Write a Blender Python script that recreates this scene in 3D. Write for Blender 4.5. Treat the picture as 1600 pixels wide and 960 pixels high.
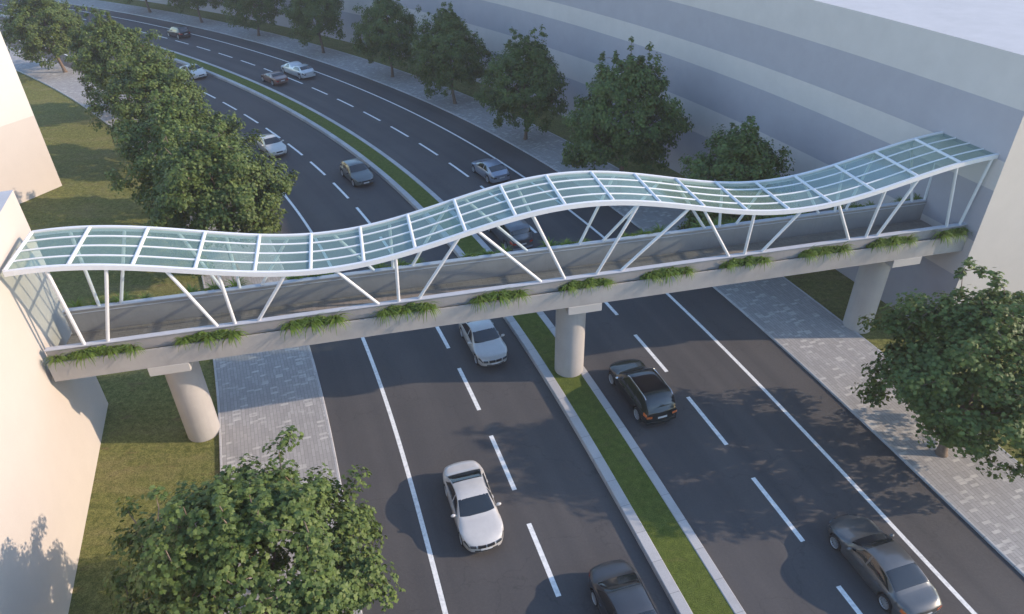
import bpy, bmesh, math, random
from mathutils import Vector, Matrix, noise
for o in list(bpy.data.objects): bpy.data.objects.remove(o)
sc = bpy.context.scene
COL = sc.collection
R = math.radians

# ------------------------------------------------------------------ camera
F_PX, PITCH, ROLL, CAM_H = 1108.7, 0.593292, -0.021038, 25.0
cam = bpy.data.cameras.new('camera'); cam_o = bpy.data.objects.new('camera', cam); COL.objects.link(cam_o)
cam.sensor_fit = 'HORIZONTAL'; cam.sensor_width = 36.0; cam.lens = 36.0*F_PX/1600.0
cam.clip_start = 0.1; cam.clip_end = 2000
fwd = Vector((0, math.cos(PITCH), -math.sin(PITCH))); rt = Vector((1, 0, 0)); up = rt.cross(fwd)
r_ = math.cos(ROLL)*rt + math.sin(ROLL)*up; u_ = -math.sin(ROLL)*rt + math.cos(ROLL)*up
m3 = Matrix((r_, u_, -fwd)).transposed()
cam_o.matrix_world = Matrix.Translation((0, 0, CAM_H)) @ m3.to_4x4()
sc.camera = cam_o

# ------------------------------------------------------------------ light
SUN_EL, SUN_AZ = R(23.5), R(-1.0)          # azimuth of the direction TO the sun, measured from +X
w = bpy.data.worlds.new('World'); sc.world = w; w.use_nodes = True
nt = w.node_tree; bg = nt.nodes['Background']
sky = nt.nodes.new('ShaderNodeTexSky'); sky.sky_type = 'NISHITA'; sky.sun_disc = False
sky.sun_elevation = SUN_EL; sky.sun_rotation = R(90) - SUN_AZ
sky.air_density = 1.2; sky.dust_density = 0.4; sky.ozone_density = 3.0
nt.links.new(sky.outputs[0], bg.inputs[0]); bg.inputs[1].default_value = 0.15
sl = bpy.data.lights.new('sun', 'SUN'); sl.energy = 2.2; sl.angle = R(0.53); sl.color = (1.0, 0.80, 0.60)
so = bpy.data.objects.new('sun', sl); COL.objects.link(so); so.location = (60, 0, 60)
sd = Vector((math.cos(SUN_EL)*math.cos(SUN_AZ), math.cos(SUN_EL)*math.sin(SUN_AZ), math.sin(SUN_EL)))
so.rotation_euler = sd.to_track_quat('Z', 'Y').to_euler()
sc.view_settings.view_transform = 'Standard'; sc.view_settings.look = 'None'
sc.view_settings.exposure = 1.32; sc.view_settings.gamma = 1.0
sc.view_settings.use_curve_mapping = False
sc.cycles.max_bounces = 8; sc.cycles.transparent_max_bounces = 12

# ------------------------------------------------------------------ helpers
def tag(o, label=None, cat=None, group=None, kind=None):
    if label: o['label'] = label
    if cat: o['category'] = cat
    if group: o['group'] = group
    if kind: o['kind'] = kind
    return o
def empty(name, loc=(0, 0, 0), rz=0, label=None, cat=None, group=None):
    o = bpy.data.objects.new(name, None); COL.objects.link(o); o.empty_display_size = .2
    o.location = loc; o.rotation_euler = (0, 0, rz)
    return tag(o, label, cat, group)
def obj(name, bm, mat, parent=None, smooth=None):
    me = bpy.data.meshes.new(name)
    bm.normal_update(); bm.to_mesh(me); bm.free()
    if mat: me.materials.append(mat)
    if smooth is not None:
        me.polygons.foreach_set('use_smooth', [True]*len(me.polygons))
        if smooth < 180: me.set_sharp_from_angle(angle=R(smooth))
    o = bpy.data.objects.new(name, me); COL.objects.link(o)
    if parent: o.parent = parent
    return o
def mobj(name, verts, faces, mat, parent=None, smooth=None, uv=None):
    me = bpy.data.meshes.new(name); me.from_pydata(verts, [], faces); me.update()
    if uv:
        l = me.uv_layers.new(name='UVMap')
        for p in me.polygons:
            for li in p.loop_indices: l.data[li].uv = uv[me.loops[li].vertex_index]
    if mat: me.materials.append(mat)
    if smooth is not None:
        me.polygons.foreach_set('use_smooth', [True]*len(me.polygons))
        if smooth < 180: me.set_sharp_from_angle(angle=R(smooth))
    o = bpy.data.objects.new(name, me); COL.objects.link(o)
    if parent: o.parent = parent
    return o
def copy_tree(o, parent=None):
    c = o.copy(); COL.objects.link(c); c.parent = parent
    for ch in list(o.children): copy_tree(ch, c)
    return c
def add_box(bm, x0, x1, y0, y1, z0, z1, M=None):
    vs = [bm.verts.new((x, y, z)) for x in (x0, x1) for y in (y0, y1) for z in (z0, z1)]
    if M is not None:
        for v in vs: v.co = M @ v.co
    for f in ((0, 1, 3, 2), (4, 6, 7, 5), (0, 4, 5, 1), (2, 3, 7, 6), (0, 2, 6, 4), (1, 5, 7, 3)):
        bm.faces.new([vs[i] for i in f])
def add_tube(bm, pts, rad, n=10, caps=True):
    """tube through pts; rad is a number or list"""
    rings = []
    pts = [Vector(p) for p in pts]
    for i, p in enumerate(pts):
        t = (pts[min(i+1, len(pts)-1)] - pts[max(i-1, 0)]).normalized()
        a = Vector((0, 0, 1)) if abs(t.z) < .9 else Vector((1, 0, 0))
        b = t.cross(a).normalized(); c = b.cross(t)
        r = rad[i] if isinstance(rad, (list, tuple)) else rad
        rings.append([bm.verts.new(p + r*(math.cos(2*math.pi*k/n)*b + math.sin(2*math.pi*k/n)*c)) for k in range(n)])
    for A, B in zip(rings, rings[1:]):
        for k in range(n): bm.faces.new((A[k], A[(k+1) % n], B[(k+1) % n], B[k]))
    if caps:
        bm.faces.new(rings[0][::-1]); bm.faces.new(rings[-1])
def add_lathe(bm, prof, n=32, M=None):
    rings = []
    for r, z in prof:
        ring = []
        for k in range(n):
            v = Vector((r*math.cos(2*math.pi*k/n), r*math.sin(2*math.pi*k/n), z))
            ring.append(bm.verts.new(M @ v if M is not None else v))
        rings.append(ring)
    for A, B in zip(rings, rings[1:]):
        for k in range(n): bm.faces.new((A[k], A[(k+1) % n], B[(k+1) % n], B[k]))
    return rings

# ------------------------------------------------------------------ materials
def mat(name):
    m = bpy.data.materials.new(name); m.use_nodes = True
    return m, m.node_tree, m.node_tree.nodes['Principled BSDF']
def N(nt, t, **kw):
    n = nt.nodes.new(t)
    for k, v in kw.items():
        if k in n.inputs: n.inputs[k].default_value = v
        else: setattr(n, k, v)
    return n
def ramp(nt, src, stops, interp='LINEAR'):
    r = nt.nodes.new('ShaderNodeValToRGB'); r.color_ramp.interpolation = interp
    el = r.color_ramp.elements
    while len(el) < len(stops): el.new(.5)
    for e, (p, c) in zip(el, stops):
        e.position = p; e.color = (c, c, c, 1) if isinstance(c, (int, float)) else (*c, 1)
    nt.links.new(src, r.inputs[0]); return r.outputs[0]
def mix(nt, fac, a, b, mode='MIX'):
    m = nt.nodes.new('ShaderNodeMix'); m.data_type = 'RGBA'; m.blend_type = mode
    for s, v in ((m.inputs['Factor'], fac), (m.inputs['A'], a), (m.inputs['B'], b)):
        if hasattr(v, 'links'): nt.links.new(v, s)
        elif isinstance(v, (int, float)): s.default_value = v
        else: s.default_value = (*v, 1)
    return m.outputs['Result']
def noise_t(nt, vec, scale, detail=4, rough=.6):
    n = nt.nodes.new('ShaderNodeTexNoise'); n.inputs['Scale'].default_value = scale
    n.inputs['Detail'].default_value = detail; n.inputs['Roughness'].default_value = rough
    if vec is not None: nt.links.new(vec, n.inputs['Vector'])
    return n.outputs['Fac']
def bump(nt, h, bsdf, strength=.3, dist=.02):
    b = nt.nodes.new('ShaderNodeBump'); b.inputs['Strength'].default_value = strength; b.inputs['Distance'].default_value = dist
    nt.links.new(h, b.inputs['Height']); nt.links.new(b.outputs[0], bsdf.inputs['Normal'])
def coords(nt, kind='Object'):
    return nt.nodes.new('ShaderNodeTexCoord').outputs[kind]
def worldpos(nt): return nt.nodes.new('ShaderNodeNewGeometry').outputs['Position']
def simple(name, col, rough=.5, metal=0, coat=0, spec=.5, var=0, vscale=3):
    m, t, b = mat(name)
    b.inputs['Base Color'].default_value = (*col, 1); b.inputs['Roughness'].default_value = rough
    b.inputs['Metallic'].default_value = metal; b.inputs['Coat Weight'].default_value = coat
    b.inputs['Specular IOR Level'].default_value = spec; b.inputs['Coat Roughness'].default_value = .05
    if var:
        f = noise_t(t, worldpos(t), vscale, 5, .65)
        c = ramp(t, f, [(.3, tuple(v*(1-var) for v in col)), (.7, tuple(min(1, v*(1+var)) for v in col))])
        t.links.new(c, b.inputs['Base Color'])
    return m

def m_asphalt():
    m, t, b = mat('asphalt'); p = worldpos(t)
    big = noise_t(t, p, .13, 4); fine = noise_t(t, p, 9, 3, .8); grit = noise_t(t, p, 34, 2, .9)
    c = ramp(t, big, [(.3, (.064, .061, .063)), (.7, (.090, .084, .083))])
    c = mix(t, ramp(t, fine, [(.42, 0.0), (.75, .55)]), c, (.10, .096, .092))
    c = mix(t, ramp(t, grit, [(.55, 0.0), (.8, .5)]), c, (.016, .016, .018))
    # faint tyre-worn streaks along the lanes, from the road's own coordinates
    uvn = t.nodes.new('ShaderNodeUVMap'); mp = N(t, 'ShaderNodeMapping'); mp.inputs['Scale'].default_value = (.015, .75, 1)
    t.links.new(uvn.outputs[0], mp.inputs[0]); st = noise_t(t, mp.outputs[0], 1.0, 3, .5)
    c = mix(t, ramp(t, st, [(.42, 0.0), (.72, .45)]), c, (.036, .037, .042))
    # cracks / sealed joints
    v = t.nodes.new('ShaderNodeTexVoronoi'); v.feature = 'DISTANCE_TO_EDGE'; v.inputs['Scale'].default_value = .16
    wv = t.nodes.new('ShaderNodeVectorMath'); wv.operation = 'ADD'
    nz = t.nodes.new('ShaderNodeTexNoise'); nz.inputs['Scale'].default_value = .7; nz.inputs['Detail'].default_value = 6
    sv = t.nodes.new('ShaderNodeVectorMath'); sv.operation = 'SCALE'; sv.inputs[3].default_value = 2.6
    t.links.new(p, nz.inputs['Vector']); t.links.new(nz.outputs['Color'], sv.inputs[0]); t.links.new(p, wv.inputs[0]); t.links.new(sv.outputs[0], wv.inputs[1])
    t.links.new(wv.outputs[0], v.inputs['Vector'])
    ck = ramp(t, v.outputs['Distance'], [(0.0, .28), (.005, 0.0)])
    c = mix(t, ck, c, (.02, .02, .022))
    t.links.new(c, b.inputs['Base Color']); b.inputs['Roughness'].default_value = .82; b.inputs['Specular IOR Level'].default_value = .3
    bump(t, fine, b, .5, .012)
    return m
def m_paint():
    m, t, b = mat('road_paint'); p = worldpos(t)
    n = noise_t(t, p, 5, 6, .75); g = noise_t(t, p, 40, 2)
    c = mix(t, ramp(t, n, [(.38, .55), (.55, 0.0)]), (.80, .79, .77), (.45, .45, .45))
    c = mix(t, ramp(t, g, [(.6, 0.0), (.75, .35)]), c, (.25, .25, .25))
    t.links.new(c, b.inputs['Base Color']); b.inputs['Roughness'].default_value = .6
    return m
def m_grass(name='lawn_grass', dark=(.095, .115, .030), light=(.29, .285, .095), dry=(.36, .28, .15), dryamt=.5):
    m, t, b = mat(name); p = worldpos(t)
    mp = N(t, 'ShaderNodeMapping'); mp.inputs['Scale'].default_value = (.55, 1.6, 1); t.links.new(p, mp.inputs[0])
    big = noise_t(t, mp.outputs[0], .35, 5, .65); mid = noise_t(t, p, 3.2, 5, .75); fine = noise_t(t, p, 22, 3, .85)
    c = mix(t, ramp(t, mid, [(.32, 0.0), (.68, 1.0)]), dark, light)
    c = mix(t, ramp(t, big, [(.5, 0.0), (.72, dryamt)]), c, dry)
    pat = noise_t(t, mp.outputs[0], 1.1, 4, .6)
    c = mix(t, ramp(t, pat, [(.60, 0.0), (.70, 1.1*dryamt)]), c, (.22, .145, .085))
    c = mix(t, ramp(t, fine, [(.40, .75), (.56, 0.0)]), c, tuple(v*.4 for v in dark))
    c = mix(t, ramp(t, fine, [(.68, 0.0), (.8, .7)]), c, (.16, .17, .06))
    t.links.new(c, b.inputs['Base Color']); b.inputs['Roughness'].default_value = .95; b.inputs['Specular IOR Level'].default_value = .15
    a = t.nodes.new('ShaderNodeMath'); a.operation = 'ADD'; t.links.new(mid, a.inputs[0]); t.links.new(fine, a.inputs[1])
    bump(t, a.outputs[0], b, .9, .08)
    return m
def m_paving(name='paving_brick', base=(.37, .355, .345), lightc=(.64, .61, .57), bw=.62, bh=.17, rot=False):
    m, t, b = mat(name); uv = t.nodes.new('ShaderNodeUVMap').outputs[0]
    sx = t.nodes.new('ShaderNodeSeparateXYZ'); t.links.new(uv, sx.inputs[0])
    br = t.nodes.new('ShaderNodeTexBrick'); br.inputs['Scale'].default_value = 1
    br.inputs['Brick Width'].default_value = bw; br.inputs['Row Height'].default_value = bh; br.inputs['Mortar Size'].default_value = .012
    br.inputs['Mortar Smooth'].default_value = .3; br.inputs['Bias'].default_value = 0
    br.inputs['Color1'].default_value = (*[v*.82 for v in base], 1); br.inputs['Color2'].default_value = (*[v*1.14 for v in base], 1)
    br.inputs['Mortar'].default_value = (*[v*.42 for v in base], 1)
    t.links.new(uv, br.inputs['Vector'])
    # crosswise pale setters scattered among them
    b2 = t.nodes.new('ShaderNodeTexBrick'); b2.inputs['Scale'].default_value = 1; b2.offset = .5
    b2.inputs['Brick Width'].default_value = .17; b2.inputs['Row Height'].default_value = .40; b2.inputs['Mortar Size'].default_value = .010
    b2.inputs['Color1'].default_value = (0, 0, 0, 1); b2.inputs['Color2'].default_value = (1, 1, 1, 1); b2.inputs['Mortar'].default_value = (0, 0, 0, 1)
    t.links.new(uv, b2.inputs['Vector'])
    pick = ramp(t, b2.outputs['Color'], [(.86, 0.0), (.88, 1.0)])
    big = noise_t(t, uv, .7, 3); gate = ramp(t, big, [(.40, 0.0), (.50, .9)])
    pk = t.nodes.new('ShaderNodeMath'); pk.operation = 'MULTIPLY'; t.links.new(pick, pk.inputs[0]); t.links.new(gate, pk.inputs[1])
    c = mix(t, pk.outputs[0], br.outputs['Color'], lightc)
    pick2 = ramp(t, b2.outputs['Color'], [(.05, .5), (.10, 0.0)])
    c = mix(t, noise_t(t, uv, 2.5, 5, .7), c, tuple(v*.75 for v in base))
    st = noise_t(t, worldpos(t), .5, 5, .6)
    c = mix(t, ramp(t, st, [(.5, 0.0), (.75, .35)]), c, tuple(v*.55 for v in base))
    t.links.new(c, b.inputs['Base Color']); b.inputs['Roughness'].default_value = .85; b.inputs['Specular IOR Level'].default_value = .25
    bump(t, br.outputs['Fac'], b, -.4, .01)
    return m
def m_concrete(name, col, var=.12, streak=True, rough=.8, bmp=.15):
    m, t, b = mat(name); p = worldpos(t)
    n = noise_t(t, p, .8, 6, .65); f = noise_t(t, p, 14, 3, .7)
    c = ramp(t, n, [(.3, tuple(v*(1-var) for v in col)), (.7, tuple(min(1, v*(1+var*.6)) for v in col))])
    if streak:
        mp = N(t, 'ShaderNodeMapping'); mp.inputs['Scale'].default_value = (2.2, 2.2, .18); t.links.new(p, mp.inputs[0])
        s = noise_t(t, mp.outputs[0], 1.6, 5, .6)
        c = mix(t, ramp(t, s, [(.52, 0.0), (.8, .30)]), c, tuple(v*.62 for v in col))
    c = mix(t, ramp(t, f, [(.55, 0.0), (.8, .25)]), c, tuple(v*.7 for v in col))
    t.links.new(c, b.inputs['Base Color']); b.inputs['Roughness'].default_value = rough; b.inputs['Specular IOR Level'].default_value = .3
    bump(t, f, b, bmp, .01)
    return m
def m_kerb():
    m, t, b = mat('kerb_stone'); p = worldpos(t)
    f = noise_t(t, p, 26, 3, .8); n = noise_t(t, p, 1.2, 5)
    uv = t.nodes.new('ShaderNodeUVMap').outputs[0]
    br = t.nodes.new('ShaderNodeTexBrick'); br.inputs['Brick Width'].default_value = 1.5; br.inputs['Row Height'].default_value = 40; br.offset = 0
    br.inputs['Scale'].default_value = 1; br.inputs['Mortar Size'].default_value = .012
    br.inputs['Color1'].default_value = (.38, .37, .37, 1); br.inputs['Color2'].default_value = (.46, .45, .45, 1); br.inputs['Mortar'].default_value = (.2, .2, .2, 1)
    mp = N(t, 'ShaderNodeMapping'); mp.inputs['Location'].default_value = (0, 60.3, 0); t.links.new(uv, mp.inputs[0]); t.links.new(mp.outputs[0], br.inputs['Vector'])
    c = mix(t, ramp(t, f, [(.45, 0.0), (.75, .55)]), br.outputs['Color'], (.22, .215, .22))
    c = mix(t, ramp(t, n, [(.5, 0.0), (.75, .4)]), c, (.27, .26, .25))
    t.links.new(c, b.inputs['Base Color']); b.inputs['Roughness'].default_value = .85
    bump(t, f, b, .3, .01); return m
def m_leaf(name, c1, c2, c3, trans=.25):
    m, t, b = mat(name)
    g = t.nodes.new('ShaderNodeNewGeometry')
    rnd = g.outputs['Random Per Island']
    oi = t.nodes.new('ShaderNodeObjectInfo')
    c = ramp(t, rnd, [(0.0, c1), (.55, c2), (1.0, c3)])
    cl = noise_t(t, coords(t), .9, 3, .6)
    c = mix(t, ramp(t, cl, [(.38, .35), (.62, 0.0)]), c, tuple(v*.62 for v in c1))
    c = mix(t, ramp(t, oi.outputs['Random'], [(0.0, .18), (.5, 0.0), (1.0, .18)]), c, (.075, .085, .018))
    t.links.new(c, b.inputs['Base Color']); b.inputs['Roughness'].default_value = .55; b.inputs['Specular IOR Level'].default_value = .35
    tr = t.nodes.new('ShaderNodeBsdfTranslucent'); tc = mix(t, .5, c, (.12, .16, .02)); t.links.new(tc, tr.inputs[0])
    ms = t.nodes.new('ShaderNodeMixShader'); ms.inputs[0].default_value = trans
    t.links.new(b.outputs[0], ms.inputs[1]); t.links.new(tr.outputs[0], ms.inputs[2])
    t.links.new(ms.outputs[0], t.nodes['Material Output'].inputs[0])
    return m
def m_canopy_glass():
    m, t, b = mat('canopy_glass')
    tp = t.nodes.new('ShaderNodeBsdfTransparent'); tp.inputs[0].default_value = (.74, .87, .83, 1)
    df = t.nodes.new('ShaderNodeBsdfDiffuse'); df.inputs[0].default_value = (.235, .335, .265, 1)
    p = worldpos(t); n = noise_t(t, p, 1.2, 4)
    fc = ramp(t, n, [(.3, .34), (.7, .46)])
    m1 = t.nodes.new('ShaderNodeMixShader'); t.links.new(fc, m1.inputs[0]); t.links.new(tp.outputs[0], m1.inputs[1]); t.links.new(df.outputs[0], m1.inputs[2])
    gl = t.nodes.new('ShaderNodeBsdfGlossy'); gl.inputs['Roughness'].default_value = .06; gl.inputs[0].default_value = (.9, .95, 1, 1)
    fr = t.nodes.new('ShaderNodeFresnel'); fr.inputs[0].default_value = 1.5
    m2 = t.nodes.new('ShaderNodeMixShader'); fm = t.nodes.new('ShaderNodeMath'); fm.operation = 'MULTIPLY'; fm.inputs[1].default_value = .10; t.links.new(fr.outputs[0], fm.inputs[0]); t.links.new(fm.outputs[0], m2.inputs[0]); t.links.new(m1.outputs[0], m2.inputs[1]); t.links.new(gl.outputs[0], m2.inputs[2])
    t.links.new(m2.outputs[0], t.nodes['Material Output'].inputs[0]); return m
def m_carpaint(name, col, metal=.3, rough=.32):
    m, t, b = mat(name); p = coords(t)
    f = noise_t(t, p, 2.2, 4); c = ramp(t, f, [(.35, tuple(v*.9 for v in col)), (.65, col)])
    t.links.new(c, b.inputs['Base Color']); b.inputs['Metallic'].default_value = metal; b.inputs['Roughness'].default_value = rough
    b.inputs['Coat Weight'].default_value = .8; b.inputs['Coat Roughness'].default_value = .06
    return m

ASPH, PAINT, GRASS = m_asphalt(), m_paint(), m_grass()
MGRASS = m_grass('median_turf', (.085, .120, .022), (.165, .205, .045), (.16, .16, .05), .25)
PAVE = m_paving(); KERB = m_kerb()
CONC = m_concrete('bridge_concrete', (.355, .332, .318)); PIERM = m_concrete('pier_concrete', (.40, .375, .36), .08)
CAPM = m_concrete('cap_concrete', (.46, .43, .405), .06, False)
COPING = simple('coping_paint', (.42, .42, .46), .5, var=.06)
STEEL = simple('white_steel', (.64, .63, .645), .42, var=.03)
PARA = m_concrete('parapet_concrete', (.29, .27, .26))
DECKM = m_paving('deck_paving', (.27, .235, .205), (.31, .27, .24), .6, .15)
SOIL = simple('planter_soil', (.045, .05, .018), .95, var=.5, vscale=12)
GLASS = m_canopy_glass()
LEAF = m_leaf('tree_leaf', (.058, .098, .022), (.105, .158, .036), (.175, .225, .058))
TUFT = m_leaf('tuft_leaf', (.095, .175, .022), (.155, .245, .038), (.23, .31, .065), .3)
BARK = simple('bark', (.16, .115, .085), .9, var=.35, vscale=9)
WALL_L = m_concrete('render_cream', (.52, .465, .42), .03, False, .85, .05)
WALL_L2 = m_concrete('render_pale', (.60, .56, .52), .03, False, .85, .05)
BAND_B = m_concrete('facade_grey_blue', (.375, .352, .385), .05, False, .75, .05)
BAND_L = m_concrete('facade_pale_grey', (.56, .505, .485), .05, False, .8, .05)
ENDW = m_concrete('facade_end_render', (.46, .435, .42), .04, False, .8, .05)
ROOFM = m_concrete('roof_membrane', (.43, .425, .44), .08, False, .9, .1)

# ------------------------------------------------------------------ the road's curve
CF = [-0.8263290216655536, 1.3396741894719313, -1.3604609507717007, -13.497033563928648, -29.385079536792993, -0.3820986509750144]
def _p(y):
    t = (y-60)/50; v = 0
    for c in CF: v = v*t + c
    return v
def _d(y):
    t = (y-60)/50; v = 0
    for i, c in enumerate(CF[:-1]): v = v*t + c*(5-i)
    return v/50
def MX(y):
    if y < 14: return _p(14) + (y-14)*_d(14)
    if y > 133: return _p(133) + (y-133)*_d(133)
    return _p(y)
def DX(y): return _d(min(max(y, 14), 133))
def at(y, o, z=0):
    k = 1 - .0016*max(0, min(y, 140)-45); d = DX(y); s = math.hypot(1, d)
    return Vector((MX(y) + o*k/s, y - o*k*d/s, z))
Y0, Y1, DY = -45.0, 190.0, 0.5
YS = [Y0 + i*DY for i in range(int((Y1-Y0)/DY)+1)]
def arc(o):
    s = [0.0]; p = at(YS[0], o)
    for y in YS[1:]:
        q = at(y, o); s.append(s[-1] + (q-p).length); p = q
    return s
S0 = arc(-10)
def s_of(tab, y):
    f = (y-Y0)/DY; i = max(0, min(len(YS)-2, int(f))); return tab[i] + (tab[i+1]-tab[i])*(f-i)
def y_of(tab, s):
    lo, hi = 0, len(tab)-1
    while hi-lo > 1:
        m = (lo+hi)//2
        if tab[m] <= s: lo = m
        else: hi = m
    return YS[lo] + DY*(s-tab[lo])/(tab[hi]-tab[lo])
def heading(y):      # angle of travel towards the viewer
    d = DX(y); return math.atan2(-1, -d)
def strip(name, o0, o1, z, material, y0=Y0, y1=Y1, kind='structure', nx=1):
    ys = [y0] + [y for y in YS if y0 < y < y1] + [y1]
    vs, fs, uv = [], [], []
    for y in ys:
        for i in range(nx+1):
            o = o0 + (o1-o0)*i/nx
            vs.append(at(y, o, z)); uv.append((s_of(S0, y), o))
    for j in range(len(ys)-1):
        for i in range(nx):
            a = j*(nx+1)+i; fs.append((a, a+1, a+nx+2, a+nx+1))
    ob = mobj(name, vs, fs, material, uv=uv)
    return tag(ob, kind=kind)
def kerb(name, o0, o1, z0, z1, material=None, bev=.03):
    prof = [(o0, z0), (o0, z1-bev), (o0+bev, z1), (o1-bev, z1), (o1, z1-bev), (o1, z0)]
    vs, fs, uv = [], [], []
    for y in YS:
        for o, z in prof: vs.append(at(y, o, z)); uv.append((s_of(S0, y), o))
    n = len(prof)
    for j in range(len(YS)-1):
        for i in range(n-1):
            a = j*n+i; fs.append((a, a+1, a+n+1, a+n))
    return tag(mobj(name, vs, fs, material or KERB, uv=uv), kind='structure')

# ground: one lawn sheet to the horizon
bm = bmesh.new()
vs = [bm.verts.new(p) for p in ((-420, -140, -.02), (260, -140, -.02), (260, 420, -.02), (-420, 420, -.02))]
bm.faces.new(vs); tag(obj('ground', bm, GRASS), kind='structure')
strip('road', -22.3, 3.2, 0.004, ASPH, nx=6)
PZ = .10
strip('pavement', 3.22, 7.95, PZ, PAVE); strip('pavement', -27.4, -22.32, PZ, PAVE)
kerb('kerb', 3.10, 3.25, -.02, PZ+.006); kerb('kerb', 7.93, 8.07, -.02, PZ+.012)
kerb('kerb', -22.35, -22.20, -.02, PZ+.006); kerb('kerb', -27.52, -27.38, -.02, PZ+.012)
KZ = .30
kerb('median_kerb', -10.72, -10.24, -.02, KZ); kerb('median_kerb', -8.76, -8.34, -.02, KZ)
strip('median_grass', -10.25, -8.75, KZ-.03, MGRASS, nx=3)
# painted lines
LZ = .010
def solid(o): strip('lane_marking', o-.10, o+.10, LZ, PAINT)
solid(-.02); solid(-19.15)
def dashes(o, yref, period, length):
    tab = arc(o); sref = s_of(tab, yref); vs, fs = [], []
    k = math.ceil((tab[0]-sref+length)/period)
    while True:
        s1 = sref + k*period; s0 = s1-length; k += 1
        if s1 > tab[-1]: break
        n = 5; b = len(vs)
        for i in range(n+1):
            y = y_of(tab, s0 + (s1-s0)*i/n)
            vs += [at(y, o-.105, LZ), at(y, o+.105, LZ)]
        for i in range(n): fs.append((b+2*i, b+2*i+1, b+2*i+3, b+2*i+2))
    tag(mobj('lane_marking', vs, fs, PAINT), kind='structure')
dashes(-4.12, 35.24, 5.93, 3.7)
dashes(-14.75, 36.10, 5.69, 3.7)

# ------------------------------------------------------------------ footbridge frame
BETA = R(12.2058); BO = Vector((2.82, 30.45, 0))
BU = Vector((math.cos(BETA), math.sin(BETA), 0)); BV = Vector((-math.sin(BETA), math.cos(BETA), 0))
fb = empty('footbridge', BO, BETA, 'long footbridge over the road with white steel canopy of wavy glass', 'footbridge')
S_L, S_R = -23.45, 21.75
def pbox(name, s0, s1, v0, v1, z0, z1, material, parent=fb, bev=.02, uvs=False):
    bm = bmesh.new(); add_box(bm, s0, s1, v0, v1, z0, z1)
    bmesh.ops.recalc_face_normals(bm, faces=bm.faces)
    if bev: bmesh.ops.bevel(bm, geom=list(bm.edges), offset=bev, segments=2, affect='EDGES')
    if uvs:
        l = bm.loops.layers.uv.new('UVMap')
        for f in bm.faces:
            for lp in f.loops: lp[l].uv = (lp.vert.co.x, lp.vert.co.y)
    return obj(name, bm, material, parent)
ZB, ZT, ZD, ZW = 5.60, 6.55, 6.02, 7.02
FW = 1.78                                 # half width of the girder
# slab with two planter upstands in one cross-section
prof = [(-FW, ZB), (FW, ZB), (FW, ZT), (FW-.09, ZT), (FW-.09, ZT-.35), (1.5, ZT-.35), (1.5, ZD-.05), (-1.5, ZD-.05),
        (-1.5, ZT-.35), (-FW+.09, ZT-.35), (-FW+.09, ZT), (-FW, ZT)]
def extrude_profile(name, prof, s0, s1, material, parent, n=1):
    vs, fs = [], []
    for i in range(n+1):
        s = s0+(s1-s0)*i/n
        vs += [(s, v, z) for v, z in prof]
    k = len(prof)
    for i in range(n):
        for j in range(k): fs.append((i*k+j, i*k+(j+1) % k, (i+1)*k+(j+1) % k, (i+1)*k+j))
    bm = bmesh.new(); me = bpy.data.meshes.new('t'); me.from_pydata(vs, [], fs); bm.from_mesh(me); bpy.data.meshes.remove(me)
    if n == 1:
        bm.verts.ensure_lookup_table()
        bm.faces.new([bm.verts[j] for j in range(k)][::-1]); bm.faces.new([bm.verts[k+j] for j in range(k)])
    bmesh.ops.recalc_face_normals(bm, faces=bm.faces)
    return obj(name, bm, material, parent)
extrude_profile('girder', prof, S_L, S_R, CONC, fb)
pbox('deck_paving', S_L+.01, S_R+.3, -1.28, 1.21, ZD-.04, ZD, DECKM, bev=0, uvs=True)
for sg in (-1, 1):
    zw = ZW if sg < 0 else ZW+.16
    a, b = (-1.48, -1.30) if sg < 0 else (1.30, 1.48)
    pw = pbox('parapet_wall', S_L+.012, S_R-.012, a, b, ZD-.045, zw, PARA)
    pbox('coping', S_L, S_R, a-.05, b+.05, zw+.002, zw+.05, COPING, pw, .012)
    inner = b if sg < 0 else a
    pbox('handrail', S_L+.02, S_R-.02, inner-(.0 if sg < 0 else .04), inner+(.04 if sg < 0 else 0), zw-.17, zw-.13, COPING, pw, .008)
    a2, b2 = (-FW+.095, -1.485) if sg < 0 else (1.485, FW-.095)
    pbox('planter_soil', S_L+.02, S_R-.02, a2, b2, ZT-.34, ZT-.10, SOIL, bev=0)
# piers with caps
for s in (-18.95, .25, 18.15):
    bm = bmesh.new(); rings = add_lathe(bm, [(.79, -.05), (.79, .3), (.785, 4.9), (.785, ZB-.004)], 48)
    bm.faces.new(rings[-1])
    for v in bm.verts: v.co.x += s
    p = obj('pier', bm, PIERM, fb, 40)
    c0 = {-18.95: -18.87, .25: .40, 18.15: 18.41}[s]
    pbox('pier_cap', c0-.86, c0+.86, -FW-.03, FW+.03, ZB-.45, ZB-.003, CAPM, p, .015)
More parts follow.
